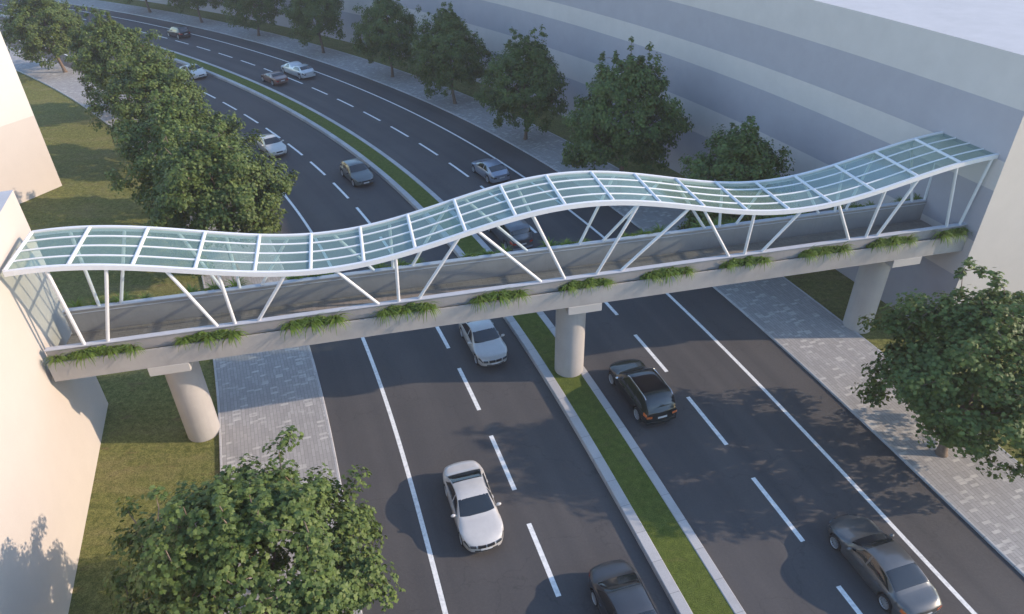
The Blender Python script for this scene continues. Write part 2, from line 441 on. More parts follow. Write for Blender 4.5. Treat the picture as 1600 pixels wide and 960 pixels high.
# canopy wave
CV = 1.70
def CZ(s): return 10.22 + .84*math.cos(2*math.pi*(s+.05)/22.6)
S0C, S1C, NB = -23.42, 22.0, 20
BS = [S0C + (S1C-S0C)*i/NB for i in range(NB+1)]
def curve_pts(v, dz=0, n=160): return [(S0C+(S1C-S0C)*i/n, v, CZ(S0C+(S1C-S0C)*i/n)+dz) for i in range(n+1)]
def sweep_rect(bm, pts, hw, h0, h1):
    rings = []
    for s, v, z in pts:
        rings.append([bm.verts.new((s, v+a, z+b)) for a, b in ((-hw, h0), (hw, h0), (hw, h1), (-hw, h1))])
    for A, B in zip(rings, rings[1:]):
        for k in range(4): bm.faces.new((A[k], A[(k+1) % 4], B[(k+1) % 4], B[k]))
    bm.faces.new(rings[0][::-1]); bm.faces.new(rings[-1])
    bmesh.ops.recalc_face_normals(bm, faces=bm.faces)
for sg in (-1, 1):
    bm = bmesh.new(); sweep_rect(bm, curve_pts(sg*CV), .075, -.16, .06); obj('edge_beam', bm, STEEL, fb, 40)
for v in (-.85, 0, .85):
    bm = bmesh.new(); add_tube(bm, curve_pts(v, -.005), .05, 10); obj('purlin', bm, STEEL, fb, 60)
for s in BS:
    bm = bmesh.new(); z = CZ(s)+.02; add_tube(bm, [(s, -CV+.08, z), (s, CV-.08, z)], .078, 14); obj('crossbar', bm, STEEL, fb, 60)
for a, b in zip(BS, BS[1:]):
    for v0, v1 in ((-CV+.08, -.85), (-.85, 0), (0, .85), (.85, CV-.08)):
        vs, fs = [], []
        for i in range(7):
            s = a+.05+(b-a-.1)*i/6
            vs += [(s, v0+.02, CZ(s)+.004), (s, v1-.02, CZ(s)+.004)]
        for i in range(6): fs.append((2*i, 2*i+1, 2*i+3, 2*i+2))
        mobj('glass_pane', vs, fs, GLASS, fb, 180)
STR = [(-21.91, -21.97), (-20.97, -19.84), (-16.49, -17.7), (-15.73, -15.77), (-14.73, -13.15), (-9.44, -11.04), (-8.51, -8.41),
       (-7.57, -5.57), (-1.75, -4.72), (-.58, -2.22), (1.03, 2.77), (2.28, 5.32), (7.96, 6.09), (8.83, 8.78), (9.8, 11.31),
       (14.71, 13.33), (15.71, 15.8), (16.38, 17.54), (20.55, 19.58), (21.37, 21.53)]
for sg in (-1, 1):
    for f, t in STR:
        bm = bmesh.new(); zf = (ZW if sg < 0 else ZW+.16)+.04
        add_tube(bm, [(f, sg*1.39, zf), (t, sg*(CV-.03), CZ(t)-.14)], .075, 12); obj('strut', bm, STEEL, fb, 60)

# ------------------------------------------------------------------ buildings
def wall_quad(bm, a, b, z0, z1):
    bm.faces.new([bm.verts.new((a[0], a[1], z0)), bm.verts.new((b[0], b[1], z0)), bm.verts.new((b[0], b[1], z1)), bm.verts.new((a[0], a[1], z1))])
def box_building(name, plan, h, label, material, seam=None, m2=None, par=.0):
    root = empty(name, (plan[0][0], plan[0][1], 0), 0, label, 'building')
    ox, oy = plan[0]
    P = [(x-ox, y-oy) for x, y in plan]; n = len(P)
    def shell(nm, z0, z1, mt):
        bm = bmesh.new()
        for i in range(n): wall_quad(bm, P[i], P[(i+1) % n], z0, z1)
        bmesh.ops.remove_doubles(bm, verts=bm.verts, dist=.001); bmesh.ops.recalc_face_normals(bm, faces=bm.faces)
        return obj(nm, bm, mt, root)
    if seam: shell('wall', -.1, seam, material); shell('upper_wall', seam, h, m2)
    else: shell('wall', -.1, h, material)
    bm = bmesh.new()
    bm.faces.new([bm.verts.new((x, y, h-par)) for x, y in P]); bmesh.ops.recalc_face_normals(bm, faces=bm.faces)
    obj('roof', bm, ROOFM, root)
    return root
# left, by the bridge end
ca, cb = Vector((-21.6, 28.7)), Vector((-17.5, 16.4)); d = (cb-ca).normalized(); nn = Vector((d.y, -d.x))   # nn points away from the road
if nn.x > 0: nn = -nn
q1 = ca + d*34; q2 = q1 + nn*16; q3 = ca + nn*16
box_building('rendered_building', [ca[:], q1[:], q2[:], q3[:]], 12.34, 'cream rendered building at the left end of the footbridge, flat roofed', WALL_L)
ca, cb = Vector((-38.8, 57.4)), Vector((-40.5, 53.9)); d = (cb-ca).normalized(); nn = Vector((d.y, -d.x))
if nn.x > 0: nn = -nn
q1 = ca + d*12; q2 = q1 + nn*26; q3 = ca + nn*26
box_building('rendered_building', [ca[:], q1[:], q2[:], q3[:]], 19.0, 'taller cream building beyond the lawn with paler upper storeys', WALL_L, 6.2, WALL_L2)
# right: long curved block with pale and grey-blue bands
YB0, YB1 = 29.2, 175
root = empty('banded_building', at(YB0, 12.0), 0, 'long curved building with pale and grey blue bands behind the right trees', 'building')
def bo(y): return 12.0 + .5*max(0, min(1, (y-45)/40))
def bp(y, extra, z): return at(y, bo(y)+extra, z) - at(YB0, 12.0)
ysb = [YB0 + (YB1-YB0)*i/140 for i in range(141)]
for z0, z1, mt in ((-.1, 4.1, BAND_B), (4.1, 6.4, BAND_L), (6.4, 9.3, BAND_B), (9.3, 10.85, BAND_L), (10.85, 13.4, BAND_B), (13.4, 15.75, BAND_L)):
    vs, fs = [], []
    for y in ysb: vs += [bp(y, 0, z0), bp(y, 0, z1)]
    for i in range(len(ysb)-1): fs.append((2*i, 2*i+1, 2*i+3, 2*i+2))
    mobj('facade_band', vs, fs, mt, root, 180)
# end wall turned to the viewer, parallel with the bridge
e0 = bp(YB0, 0, 0); e1 = bp(YB0, 40, 0)
bm = bmesh.new(); wall_quad(bm, e0[:2], e1[:2], -.1, 15.75); obj('end_wall', bm, ENDW, root)
vs, fs = [], []
for y in ysb:
    a = bp(y, 0, 15.75); b = bp(y, 26, 15.75); vs += [a, b]
for i in range(len(ysb)-1): fs.append((2*i, 2*i+1, 2*i+3, 2*i+2))
mobj('roof', vs, fs, ROOFM, root)

# ------------------------------------------------------------------ haze
hm = bpy.data.materials.new('haze_air'); hm.use_nodes = True; t = hm.node_tree
for n_ in list(t.nodes):
    if n_.type == 'BSDF_PRINCIPLED': t.nodes.remove(n_)
pv = t.nodes.new('ShaderNodeVolumePrincipled'); pv.inputs['Color'].default_value = (1.0, .90, .95, 1)
pv.inputs['Density'].default_value = .00045; pv.inputs['Anisotropy'].default_value = .2
t.links.new(pv.outputs[0], t.nodes['Material Output'].inputs['Volume'])
bm = bmesh.new(); add_box(bm, -440, 280, -160, 440, -1.1, 27.0); bmesh.ops.recalc_face_normals(bm, faces=bm.faces)
tag(obj('haze', bm, hm), kind='stuff')
sc.cycles.volume_bounces = 1

# ------------------------------------------------------------------ trees
def leaf_poly(c, nrm, rng, L):
    n = nrm.normalized(); a = n.orthogonal().normalized(); a = Matrix.Rotation(rng.uniform(0, 6.283), 3, n) @ a; b = n.cross(a)
    w = L*.5
    pts = [(-.5, 0, 0), (-.32, .36, .02), (-.05, .26, .05), (.12, .5, -.05), (.28, .22, .03), (.58, 0, -.10),
           (.28, -.22, .03), (.12, -.5, -.05), (-.05, -.26, .05), (-.32, -.36, .02)]
    return [c + L*(x*a + y*b + z*n) for x, y, z in pts]
def make_tree(seed, label, nclus=360, nleaf=88, H=10.2, RAD=4.15, L=.195):
    rng = random.Random(seed)
    root = empty('street_tree', (0, 0, 0), 0, label, 'tree', 'trees along the pavements')
    bmT = bmesh.new()
    lean = Vector((rng.uniform(-.15, .15), rng.uniform(-.15, .15), 0))
    def axis(z): return lean*(z/4) + Vector((.12*math.sin(z*1.1+seed), .12*math.cos(z*.9+seed), z))
    hs = [0, .15, .5, 1.2, 2.0, 2.8, 3.8, 5, 6.4, 7.8, H*.93]
    add_tube(bmT, [axis(z) for z in hs], [.30, .24, .20, .185, .175, .165, .14, .11, .08, .05, .02], 10)
    zc = 2.0 + (H-2.0)*.45
    def crown_r(th, ph):          # irregular ovoid
        v = Vector((math.cos(th)*math.cos(ph), math.sin(th)*math.cos(ph), math.sin(ph)))
        k = 1 + .62*noise.noise(v*1.9+Vector((seed*3.1, 0, 0))) + .42*noise.noise(v*3.9+Vector((0, seed*1.7, 0)))
        return v, k
    clus = []
    tries = 0
    while len(clus) < nclus and tries < 9000:
        tries += 1
        th = rng.uniform(0, 6.283); sp = rng.uniform(-.86, 1); ph = math.asin(sp)
        v, k = crown_r(th, ph)
        rr = k*(rng.uniform(.45, 1) ** .42)
        hz = (H-2.0)*.54
        if sp < 0: rr *= 1.0; v = Vector((v.x/max(.3, math.cos(ph))**.5, v.y/max(.3, math.cos(ph))**.5, v.z))
        taper = 1.0 - .30*max(0, sp) - .14*max(0, -sp)
        p = Vector((0, 0, zc)) + Vector((v.x*RAD*rr*taper, v.y*RAD*rr*taper, v.z*hz*rr*.88)) + lean*1.4
        if p.z < 1.9: continue
        if any((p-q).length < .43 for q in clus): continue
        clus.append(p)
    for _ in range(26):          # closed top
        a = rng.uniform(0, 6.283); q = rng.uniform(0, 1)**.5*1.5
        clus.append(Vector((q*math.cos(a), q*math.sin(a), H*.955-.34*q*q-rng.uniform(0, .7))) + lean*1.8)
    # upright leaders that break the top outline
    for _ in range(3):
        a = rng.uniform(0, 6.283); r = rng.uniform(.2, 1.5); top = rng.uniform(.93, 1.05)*H
        for j in range(4): clus.append(Vector((r*math.cos(a), r*math.sin(a), top-.55*j)) + lean*2)
    # limbs: a few scaffold limbs, then twigs to each cluster
    limbs = []
    for i in range(9):
        a = 6.283*i/9 + rng.uniform(-.3, .3); zb = rng.uniform(2.1, 4.6); Lb = rng.uniform(.55, .8)*RAD
        b0 = axis(zb); b2 = b0 + Vector((Lb*math.cos(a), Lb*math.sin(a), rng.uniform(1.0, 2.6))); b1 = (b0+b2)/2 + Vector((0, 0, -.25))
        pts = [b0, b0.lerp(b1, .55)+Vector((0, 0, .05)), b1, b1.lerp(b2, .5), b2]
        add_tube(bmT, pts, [.085, .07, .055, .04, .022], 6, False)
        limbs += pts[1:]
    limbs += [axis(z) for z in (3.8, 5, 6.4, 7.8, 9)]
    for p in sorted(clus, key=lambda p: (p-Vector((0, 0, zc))).length + abs(p.z-zc)*.2):
        q = min(limbs, key=lambda l: (l-p).length + max(0, l.z-p.z)*1.2)
        limbs.append(p)
        mid = q.lerp(p, .5) + Vector((rng.uniform(-.12, .12), rng.uniform(-.12, .12), .1))
        add_tube(bmT, [q, mid, p], [.026, .018, .008], 4, False)
    obj('trunk', bmT, BARK, root, 70)
    vs, fs = [], []
    ctr = Vector((0, 0, zc))
    for p in clus:
        out = (p-ctr).normalized()
        lead = p.z > H*.88
        R1 = rng.uniform(.42, .74)*(.5 if lead else 1)
        nl = int(nleaf*rng.uniform(.6, 1.25)*(.5 if lead else 1))
        for _ in range(nl):
            d = Vector((rng.gauss(0, 1), rng.gauss(0, 1), rng.gauss(0, .72))); d = d.normalized()*R1*(rng.random()**.5)
            c = p + d
            nrm = out*.55 + d.normalized()*.5 + Vector((rng.uniform(-.7, .7), rng.uniform(-.7, .7), rng.uniform(.0, 1.1)))
            b = len(vs); vs += leaf_poly(c, nrm, rng, L*rng.uniform(.7, 1.25)); fs.append(tuple(range(b, b+10)))
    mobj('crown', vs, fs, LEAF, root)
    return root
PROTO = [make_tree(s, 'x') for s in (3, 11, 23)]
used = [False]*3
def place_tree(y, o, var, rz, sc_, label, sz=1.0):
    t = PROTO[var] if not used[var] else copy_tree(PROTO[var]); used[var] = True
    p = at(y, o, PZ-.02); t.location = p; t.rotation_euler = (0, 0, rz); t.scale = (sc_, sc_, sc_*sz)
    tag(t, label, 'tree', 'trees along the pavements'); return t
for a in [(21.3, -25.0, 0, .7, .92, 'large tree in the left foreground beside the bottom lanes'),
          (53.4, -25.2, 1, 2.2, .98, 'tree on the left pavement just beyond the canopy'),
          (64.5, -26.0, 2, 4.0, .96, 'second tree beyond the canopy in the dense left row'),
          (77.0, -25.4, 0, 5.2, .98, 'middle tree of the dense left row beside the pale car'),
          (91.2, -24.2, 1, 1.0, 1.0, 'left row tree next to the one with the bare trunk'),
          (109.1, -23.6, 2, 2.9, 1.02, 'tree with its whole trunk showing at the top left corner'),
          (22.3, 5.2, 1, .3, 1.02, 'large tree in the right foreground overhanging the paving', .86),
          (40.2, 6.0, 2, .9, 0.82, 'tree just behind the footbridge near its right end', 1.14),
          (51.3, 5.2, 0, 3.3, 0.97, 'broad tree with a tall leading shoot in front of the banded facade', 1.14),
          (63.3, 4.9, 1, 4.9, 0.83, 'narrow tree on the right pavement left of the broad one', 1.14),
          (74.2, 5.2, 2, 1.9, 0.86, 'tree on the right pavement, fourth behind the bridge', 1.14),
          (84.3, 5.5, 0, 2.6, 0.83, 'tree on the right pavement, fifth behind the bridge', 1.14),
          (96.0, 5.85, 1, 3.7, 0.86, 'tree on the right pavement beyond the long silver car', 1.14),
          (106.6, 5.8, 2, 5.5, 0.86, 'tree on the far right pavement, cut by the top edge', 1.14),
          (116.3, 5.8, 0, .2, 0.86, 'tree on the far right pavement behind the black hatchback', 1.14),
          (125.0, 5.9, 1, 2.0, 1.0, 'most distant tree of the right pavement at the top edge'),
          (7.5, 5.2, 2, 3.0, 1.0, 'tree on the right pavement nearest the viewer'),
          (-6.0, 5.2, 0, 1.2, 1.0, 'tree on the right pavement behind the viewer'),
          (6.0, -24.6, 1, 4.1, 1.0, 'tree on the left pavement below the viewer')]:
    place_tree(*a)

# ------------------------------------------------------------------ planter plants
def make_tuft(seed):
    rng = random.Random(seed); vs, fs = [], []
    for i in range(62):
        a = -math.pi/2 + max(-1.3, min(1.3, rng.gauss(0, .8))); L = rng.uniform(.40, .78); el = rng.uniform(.35, 1.5); wd = rng.uniform(.014, .024)
        d = Vector((math.cos(a), math.sin(a), 0)); side = Vector((-d.y, d.x, 0)); p = Vector((0, 0, 0)) + d*.03; b = len(vs); n = 5
        for k in range(n+1):
            w_ = wd*(1-(k/n)**1.6)+.002
            vs += [p-side*w_, p+side*w_]
            p = p + (d*math.cos(el)+Vector((0, 0, math.sin(el))))*L/n; el -= rng.uniform(.22, .58)
        for k in range(n): fs.append((b+2*k, b+2*k+1, b+2*k+3, b+2*k+2))
    return mobj('grass_tuft', vs, fs, TUFT)
def make_hedge(seed):
    rng = random.Random(seed); vs, fs = [], []
    for i in range(1500):
        x = rng.uniform(-1.35, 1.35); k = .5+.5*noise.noise(Vector((x*2.3, seed, 0)))
        h = (.32+.32*k)*math.sqrt(max(0, 1-(abs(x)/1.42)**3))
        y = rng.gauss(0, .05); z = h*(rng.random()**.6)
        b = len(vs); nrm = Vector((rng.uniform(-.8, .8), rng.uniform(-.9, .9)+y*3, rng.uniform(.1, 1)))
        vs += leaf_poly(Vector((x, max(-.09, min(.09, y)), z)), nrm, rng, rng.uniform(.07, .13)); fs.append(tuple(range(b, b+10)))
    return mobj('low_shrub', vs, fs, TUFT)
tp = [make_tuft(s) for s in (1, 2, 3)]; hp = [make_hedge(s) for s in (4, 5)]
tu = [False]*3; hu = [False]*2
GS = [-21.45, -16.95, -12.45, -8.2, -3.85, .45, 4.62, 8.84, 13.2, 17.15, 21.1]
rng = random.Random(77)
ORD = 'first second third fourth fifth sixth seventh eighth ninth tenth last'.split()
for sg in (-1, 1):
    side = 'near' if sg < 0 else 'far'
    for gi, gs in enumerate(GS):
        k = (gi+(sg > 0)) % 2
        h = hp[k] if not hu[k] else hp[k].copy()
        if hu[k]: COL.objects.link(h)
        hu[k] = True
        v = sg*1.585
        h.location = BO + BU*gs + BV*v + Vector((0, 0, ZT-(.12 if sg < 0 else -.22))); h.rotation_euler = (0, 0, BETA + (math.pi if rng.random() < .5 else 0))
        if gi == 10: h.scale = (.8, 1, 1)
        tag(h, 'low leafy shrub strip, %s clump from the left in the %s planter' % (ORD[gi], side), 'shrub', 'shrubs in the %s planter' % side)
        for j in range(4 if gi == 0 else 3):
            k = rng.randrange(3)
            t = tp[k] if not tu[k] else tp[k].copy()
            if tu[k]: COL.objects.link(t)
            tu[k] = True
            s = gs + (-.95+.95*j if gi else -1.55+1.0*j)
            t.location = BO + BU*(s+rng.uniform(-.06, .06)) + BV*(v+sg*rng.uniform(.0, .05)) + Vector((0, 0, ZT+(.12 if sg < 0 else .42)))
            t.rotation_euler = (0, 0, BETA + (math.pi if sg > 0 else 0) + rng.uniform(-.35, .35)); q = rng.uniform(.95, 1.45); t.scale = (q, q, q)
            tag(t, '%s spiky grass tuft of the %s clump from the left in the %s planter' % ((['leftmost', 'second', 'third', 'rightmost'] if gi == 0 else ['left', 'middle', 'right'])[j], ORD[gi], side), 'plant', 'grass tufts in the %s planter' % side)

# ------------------------------------------------------------------ vehicles
CARGLASS = simple('car_glass', (.012, .015, .018), .06, spec=.7, coat=.3)
RUBBER = simple('tyre_rubber', (.02, .02, .021), .8)
ALLOY = simple('alloy_rim', (.55, .56, .58), .35, .7)
TRIM = simple('black_trim', (.02, .02, .022), .5)
LAMP = simple('headlight_glass', (.55, .58, .6), .12, .3, coat=1)
LAMPD = simple('headlight_dark', (.10, .11, .12), .1, .4, coat=1)
REDL = simple('red_lamp', (.42, .04, .025), .2, coat=1)
ORGL = simple('orange_lamp', (.55, .13, .03), .2, coat=1)
CHROME = simple('chrome', (.7, .7, .72), .15, 1)
PLATE = simple('number_plate', (.55, .56, .58), .5)
PANO = simple('panorama_glass', (.012, .012, .014), .12, coat=.6)
def lerp(a, b, t): return a+(b-a)*t
def interp(tab, x):
    if x <= tab[0][0]: return tab[0][1]
    for (x0, y0), (x1, y1) in zip(tab, tab[1:]):
        if x <= x1:
            t = (x-x0)/(x1-x0); return lerp(y0, y1, t)
    return tab[-1][1]
def smooth(tab, x, r=.09):
    return (interp(tab, x-r)+2*interp(tab, x)+interp(tab, x+r)+interp(tab, x-2*r)*.5+interp(tab, x+2*r)*.5)/5
class Body:
    """one half cross-section per station x (front = +x); q counts from sill (0) to roof centre (9)"""
    def __init__(s, sp):
        s.L, s.W = sp['L'], sp['W']; s.top = sp['top']; s.belt = sp['belt']; s.r = sp.get('wr', .33); s.wx = sp['wx']
        s.roof = max(z for x, z in s.top); s.tum = sp.get('tumble', .70); s.fx = sp.get('ftaper', .26); s.rx = sp.get('rtaper', .18); s.sill = sp.get('sill', .21); s.bf = sp.get('bow_f', .30); s.br = sp.get('bow_r', .16)
    def hw(s, x):
        h = s.L/2
        if x > h-1.0: return s.W/2*(1-s.fx*((x-h+1.0)/1.0)**2.4)
        if x < -h+.9: return s.W/2*(1-s.rx*((-h+.9-x)/.9)**2.4)
        return s.W/2
    def sec(s, x):
        w = s.hw(x); h = s.L/2
        zt = smooth(s.top, x); zb = min(interp(s.belt, x), zt-.012)
        zs = s.sill + (.10*max(0, (abs(x)-h+.35)/.35)**2)
        R2 = s.r+.055
        for wx in s.wx:
            dx = abs(x-wx)
            if dx < R2: zs = max(zs, s.r + math.sqrt(R2*R2-dx*dx))
        c = max(0, min(1, (zt-zb)/(s.roof-interp(s.belt, 0))))
        k = max(0, min(1, (c-.12)/.25))
        ey = lerp(w*.80, lerp(w*.90, w*s.tum, c), k); ez = zb + (zt-zb)*lerp(.62, .90, k)
        by = w*.945
        pts = [(w-.07, zs), (w-.012, lerp(zs, zb, .22)), (w, lerp(zs, zb, .52)), (w*.99, lerp(zs, zb, .82)), (by, zb),
               (lerp(by, ey, .52), lerp(zb, ez, .55)), (ey, ez), (ey*.80, lerp(ez, zt, .62)), (ey*.42, lerp(ez, zt, .93)), (0, zt)]
        return pts
    def S(s, x, q):                 # q in 0..9 left side, 9..18 mirrored
        sg = 1
        if q > 9: q = 18-q; sg = -1
        P = s.sec(x); i = min(8, int(q)); t = q-i
        y = lerp(P[i][0], P[i+1][0], t)
        return Vector((s.bow(x, y), sg*y, lerp(P[i][1], P[i+1][1], t)))
    def bow(s, x, y):               # rounds nose and tail in plan
        h = s.L/2; k = max(0, (abs(x)-h+.75)/.75)**1.6
        return x - math.copysign(1, x)*k*(s.bf if x > 0 else s.br)*(y/(s.W/2))**2
    def cap(s, name, front, y0, y1, z0, z1, mt, parent, off=.012, n=6):
        x = s.L/2 if front else -s.L/2; d = off if front else -off
        bm = bmesh.new(); R_ = []
        for i in range(n+1):
            y = lerp(y0, y1, i/n); xx = s.bow(x, y)
            R_.append([bm.verts.new((xx+e, y, z)) for e, z in ((-3*d, z0), (d, z0), (d, z1), (-3*d, z1))])
        for A, B in zip(R_, R_[1:]):
            for k in range(4): bm.faces.new((A[k], A[(k+1) % 4], B[(k+1) % 4], B[k]))
        bm.faces.new(R_[0][::-1]); bm.faces.new(R_[-1]); bmesh.ops.recalc_face_normals(bm, faces=bm.faces)
        return obj(name, bm, mt, parent)
    def nrm(s, x, q):
        e = .03; a = s.S(x+e, q)-s.S(x-e, q); b = s.S(x, min(18, q+.12))-s.S(x, max(0, q-.12))
        n = b.cross(a)
        return n.normalized() if n.length > 1e-7 else Vector((0, 0, 1))
    def patch(s, name, x0f, x1f, q0, q1, mt, parent, off=.006, nx=8, nq=8, thick=.02):
        """sheet with turned-in rim following the body; x limits may depend on q"""
        vs, fs = [], []
        for j in range(nq+1):
            q = lerp(q0, q1, j/nq)
            xa = x0f(q) if callable(x0f) else x0f; xb = x1f(q) if callable(x1f) else x1f
            for i in range(nx+1):
                x = lerp(xa, xb, i/nx); n = s.nrm(x, q)
                edge = i in (0, nx) or j in (0, nq)
                vs.append(s.S(x, q) + n*(off if not edge else off-.004))
        for j in range(nq):
            for i in range(nx):
                a = j*(nx+1)+i; fs.append((a, a+1, a+nx+2, a+nx+1))
        return mobj(name, vs, fs, mt, parent, 50)
def wheel_bms(r, wdt, side, spokes):
    M_ = Matrix.Rotation(R(-90)*side, 4, 'X')       # local +z points outboard
    ty = bmesh.new()
    rings = add_lathe(ty, [(r*.70, wdt/2-.012), (r*.84, wdt/2), (r*.95, wdt/2-.015), (r, wdt/2-.05), (r, -wdt/2+.05), (r*.94, -wdt/2), (r*.5, -wdt/2)], 28, M_)
    rm = bmesh.new()
    add_lathe(rm, [(r*.70, wdt/2-.03), (r*.725, wdt/2-.004), (r*.67, wdt/2-.008), (r*.63, wdt/2-.04)], 28, M_)
    rings = add_lathe(rm, [(r*.16, wdt/2-.03), (r*.15, wdt/2-.012), (.01, wdt/2-.008)], 12, M_); rm.faces.new(rings[-1])
    for k in range(spokes):
        a = 6.283*k/spokes
        add_box(rm, r*.12, r*.66, -r*.055, r*.055, wdt/2-.05, wdt/2-.018, M_ @ Matrix.Rotation(a, 4, 'Z'))
    dk = bmesh.new(); rings = add_lathe(dk, [(r*.70, wdt/2-.055), (.02, wdt/2-.058)], 20, M_); dk.faces.new(rings[-1])
    for b_ in (ty, rm, dk): bmesh.ops.recalc_face_normals(b_, faces=b_.faces)
    return ty, rm, dk
def make_car(name, label, cat, sp, paint, y, o, face, ref=0.0, group='cars on the road'):
    """face=-1 drives towards the viewer, +1 away; ref = x in the car that stands at road parameter y"""
    B = Body(sp); L, W = B.L, B.W; h = L/2
    # place along the curve
    d = DX(y); tv = Vector((-d, -1, 0)).normalized()*(1 if face < 0 else -1)
    base = at(y, o, .008) - tv*ref
    root = empty(name, base, math.atan2(tv.y, tv.x), label, cat, group)
    # body shell
    xs = set(round(-h + L*i/64, 4) for i in range(65))
    for wx in B.wx:
        R2 = B.r+.055
        for k in range(-9, 10): xs.add(round(wx + R2*math.sin(k/9*math.pi/2), 4))
    for e in (.02, .05, .09): xs.add(round(h-e, 4)); xs.add(round(-h+e, 4))
    xs = sorted(xs); xs = [x for i, x in enumerate(xs) if i == 0 or x-xs[i-1] > .004]
    vs, fs = [], []; n = 19
    for x in xs:
        for q in range(19): vs.append(B.S(x, float(q)))
    for j in range(len(xs)-1):
        for i in range(18):
            a = j*n+i; fs.append((a, a+n, a+n+1, a+1))
        fs.append((j*n+18, (j+1)*n+18, (j+1)*n, j*n))
    for x in (xs[0], xs[-1]):
        P = B.sec(x); b0 = len(vs); m_ = 8
        for i in range(9):
            for k in range(m_+1):
                y = P[i][0]*(1-2*k/m_); vs.append(Vector((B.bow(x, y), y, P[i][1])))
        for i in range(8):
            for k in range(m_):
                a = b0+i*(m_+1)+k; fs.append((a, a+1, a+m_+2, a+m_+1))
        c = len(vs); vs.append(Vector((x, 0, P[9][1]))); a = b0+8*(m_+1)
        for k in range(m_): fs.append((a+k, a+k+1, c))
    bm = bmesh.new(); me = bpy.data.meshes.new('t'); me.from_pydata(vs, [], fs); bm.from_mesh(me); bpy.data.meshes.remove(me)
    bmesh.ops.remove_doubles(bm, verts=bm.verts, dist=.0015)
    bmesh.ops.recalc_face_normals(bm, faces=bm.faces)
    ends = [e for e in bm.edges if len(e.link_faces) == 2 and min(abs(v.co.x) for v in e.verts) > h-.5 and min(v.co.z for v in e.verts) > .36 and e.calc_face_angle(0) > R(38)]
    bmesh.ops.bevel(bm, geom=ends, offset=.05, segments=3, affect='EDGES', clamp_overlap=True)
    body = obj('body', bm, paint, root, 38)
    # glass
    G = sp['glass']         # cowl, roof front, roof rear, deck
    xc, xf, xr, xd = G
    def wsb(q): qq = q if q <= 9 else 18-q; return xc - .02 - .13*max(0, (9-qq)/3)**1.5*0 - .10*max(0, (8-qq))**1.3*.35
    B.patch('windscreen', lambda q: xf+.03, wsb, 6.12, 11.88, CARGLASS, root, .007, 8, 16)
    if sp.get('rear_glass', True):
        B.patch('rear_window', lambda q: xd+.10, lambda q: xr-.05, 6.18, 11.82, sp.get('rglass', CARGLASS), root, .013, 16, 16)
    pill = sp['side']       # list of (x0,x1) at belt
    def slope_f(x, q): return x - sp.get('rake_f', .0)*(q-4.2)
    for x0, x1, kf, kr in pill:
        for sg in (1, -1):
            qa, qb = (4.22, 5.80) if sg > 0 else (18-4.22, 18-5.80)
            f0 = (lambda q, x0=x0, kr=kr: x0 + kr*((q if q <= 9 else 18-q)-4.22)/1.58)
            f1 = (lambda q, x1=x1, kf=kf: x1 - kf*((q if q <= 9 else 18-q)-4.22)/1.58)
            B.patch('side_window', f0, f1, qa, qb, sp.get('sglass', CARGLASS), root, .006, 8, 5)
    for x0, x1 in sp['doors']:
        for sg in (1, -1):
            q = (lambda v: v) if sg > 0 else (lambda v: 18-v)
            R2 = B.r+.08
            def lo(qv, x0=x0):
                return x0
            dr = B.patch('door', x0, x1, q(.7), q(3.93), paint, root, .005, 10, 8)
            hd = bmesh.new(); p = B.S(x0+.16, q(3.25)); nn_ = B.nrm(x0+.16, q(3.25))
            add_box(hd, p.x-.08, p.x+.08, p.y-.014+nn_.y*.02, p.y+.014+nn_.y*.02, p.z-.014, p.z+.014); obj('handle', hd, sp.get('handle', paint), dr)
    # lamps wrap the corners
    lf = sp.get('lamp', LAMP); rl = sp.get('rlamp', REDL)
    hl, hq0, hq1 = sp.get('hl', (.46, 2.75, 3.75)); tl, tq0, tq1 = sp.get('tl', (.30, 2.6, 3.75))
    for sg in (1, -1):
        q = (lambda v: v) if sg > 0 else (lambda v: 18-v)
        B.patch('headlight', lambda v: h-hl + (.10*abs((v if v <= 9 else 18-v)-hq0)), h-.02, q(hq0), q(hq1), lf, root, .007, 8, 5)
        B.patch('tail_lamp', -h+.02, -h+tl, q(tq0), q(tq1), rl, root, .007, 6, 5)
    wf = B.hw(h); wr_ = B.hw(-h)
    zt_f, zt_r = interp(B.top, h), interp(B.top, -h)
    gz = sp.get('grille', (.48, .64, .34)); gw = gz[2]
    if sp.get('split'):
        B.cap('grille', 1, .02, gw, gz[0], gz[1], TRIM, root); B.cap('grille', 1, -gw, -.02, gz[0], gz[1], TRIM, root)
    else:
        g_ = B.cap('grille', 1, -gw, gw, gz[0], gz[1], TRIM, root); B.cap('grille_bar', 1, -gw*.9, gw*.9, (gz[0]+gz[1])/2-.012, (gz[0]+gz[1])/2+.012, CHROME, g_, .018)
    zl = max(gz[1]-.01, zt_f*.94-.04)
    lz = sp.get('tail_z', (zt_r-.26, zt_r-.13))
    for s_ in (1, -1):
        y0, y1 = sorted((s_*(gw+.07), s_*wf*.97)); B.cap('lamp_front', 1, y0, y1, zl-.13, zl, lf, root, .010)
        y0, y1 = sorted((s_*wr_*.66, s_*wr_*.985)); B.cap('lamp_rear', 0, y0, y1, lz[0], lz[1], rl, root, .010)
    B.cap('air_intake', 1, -wf*.72, wf*.72, .33, .40, TRIM, root)
    B.cap('number_plate', 1, -.25, .25, .41, .50, PLATE, root, .020)
    B.cap('number_plate', 0, -.25, .25, lerp(.35, zt_r, .58)-.05, lerp(.35, zt_r, .58)+.05, PLATE, root, .014)
    B.cap('rear_bumper', 0, -wr_*.96, wr_*.96, .33, .47, sp.get('bumper', paint), root, .03)
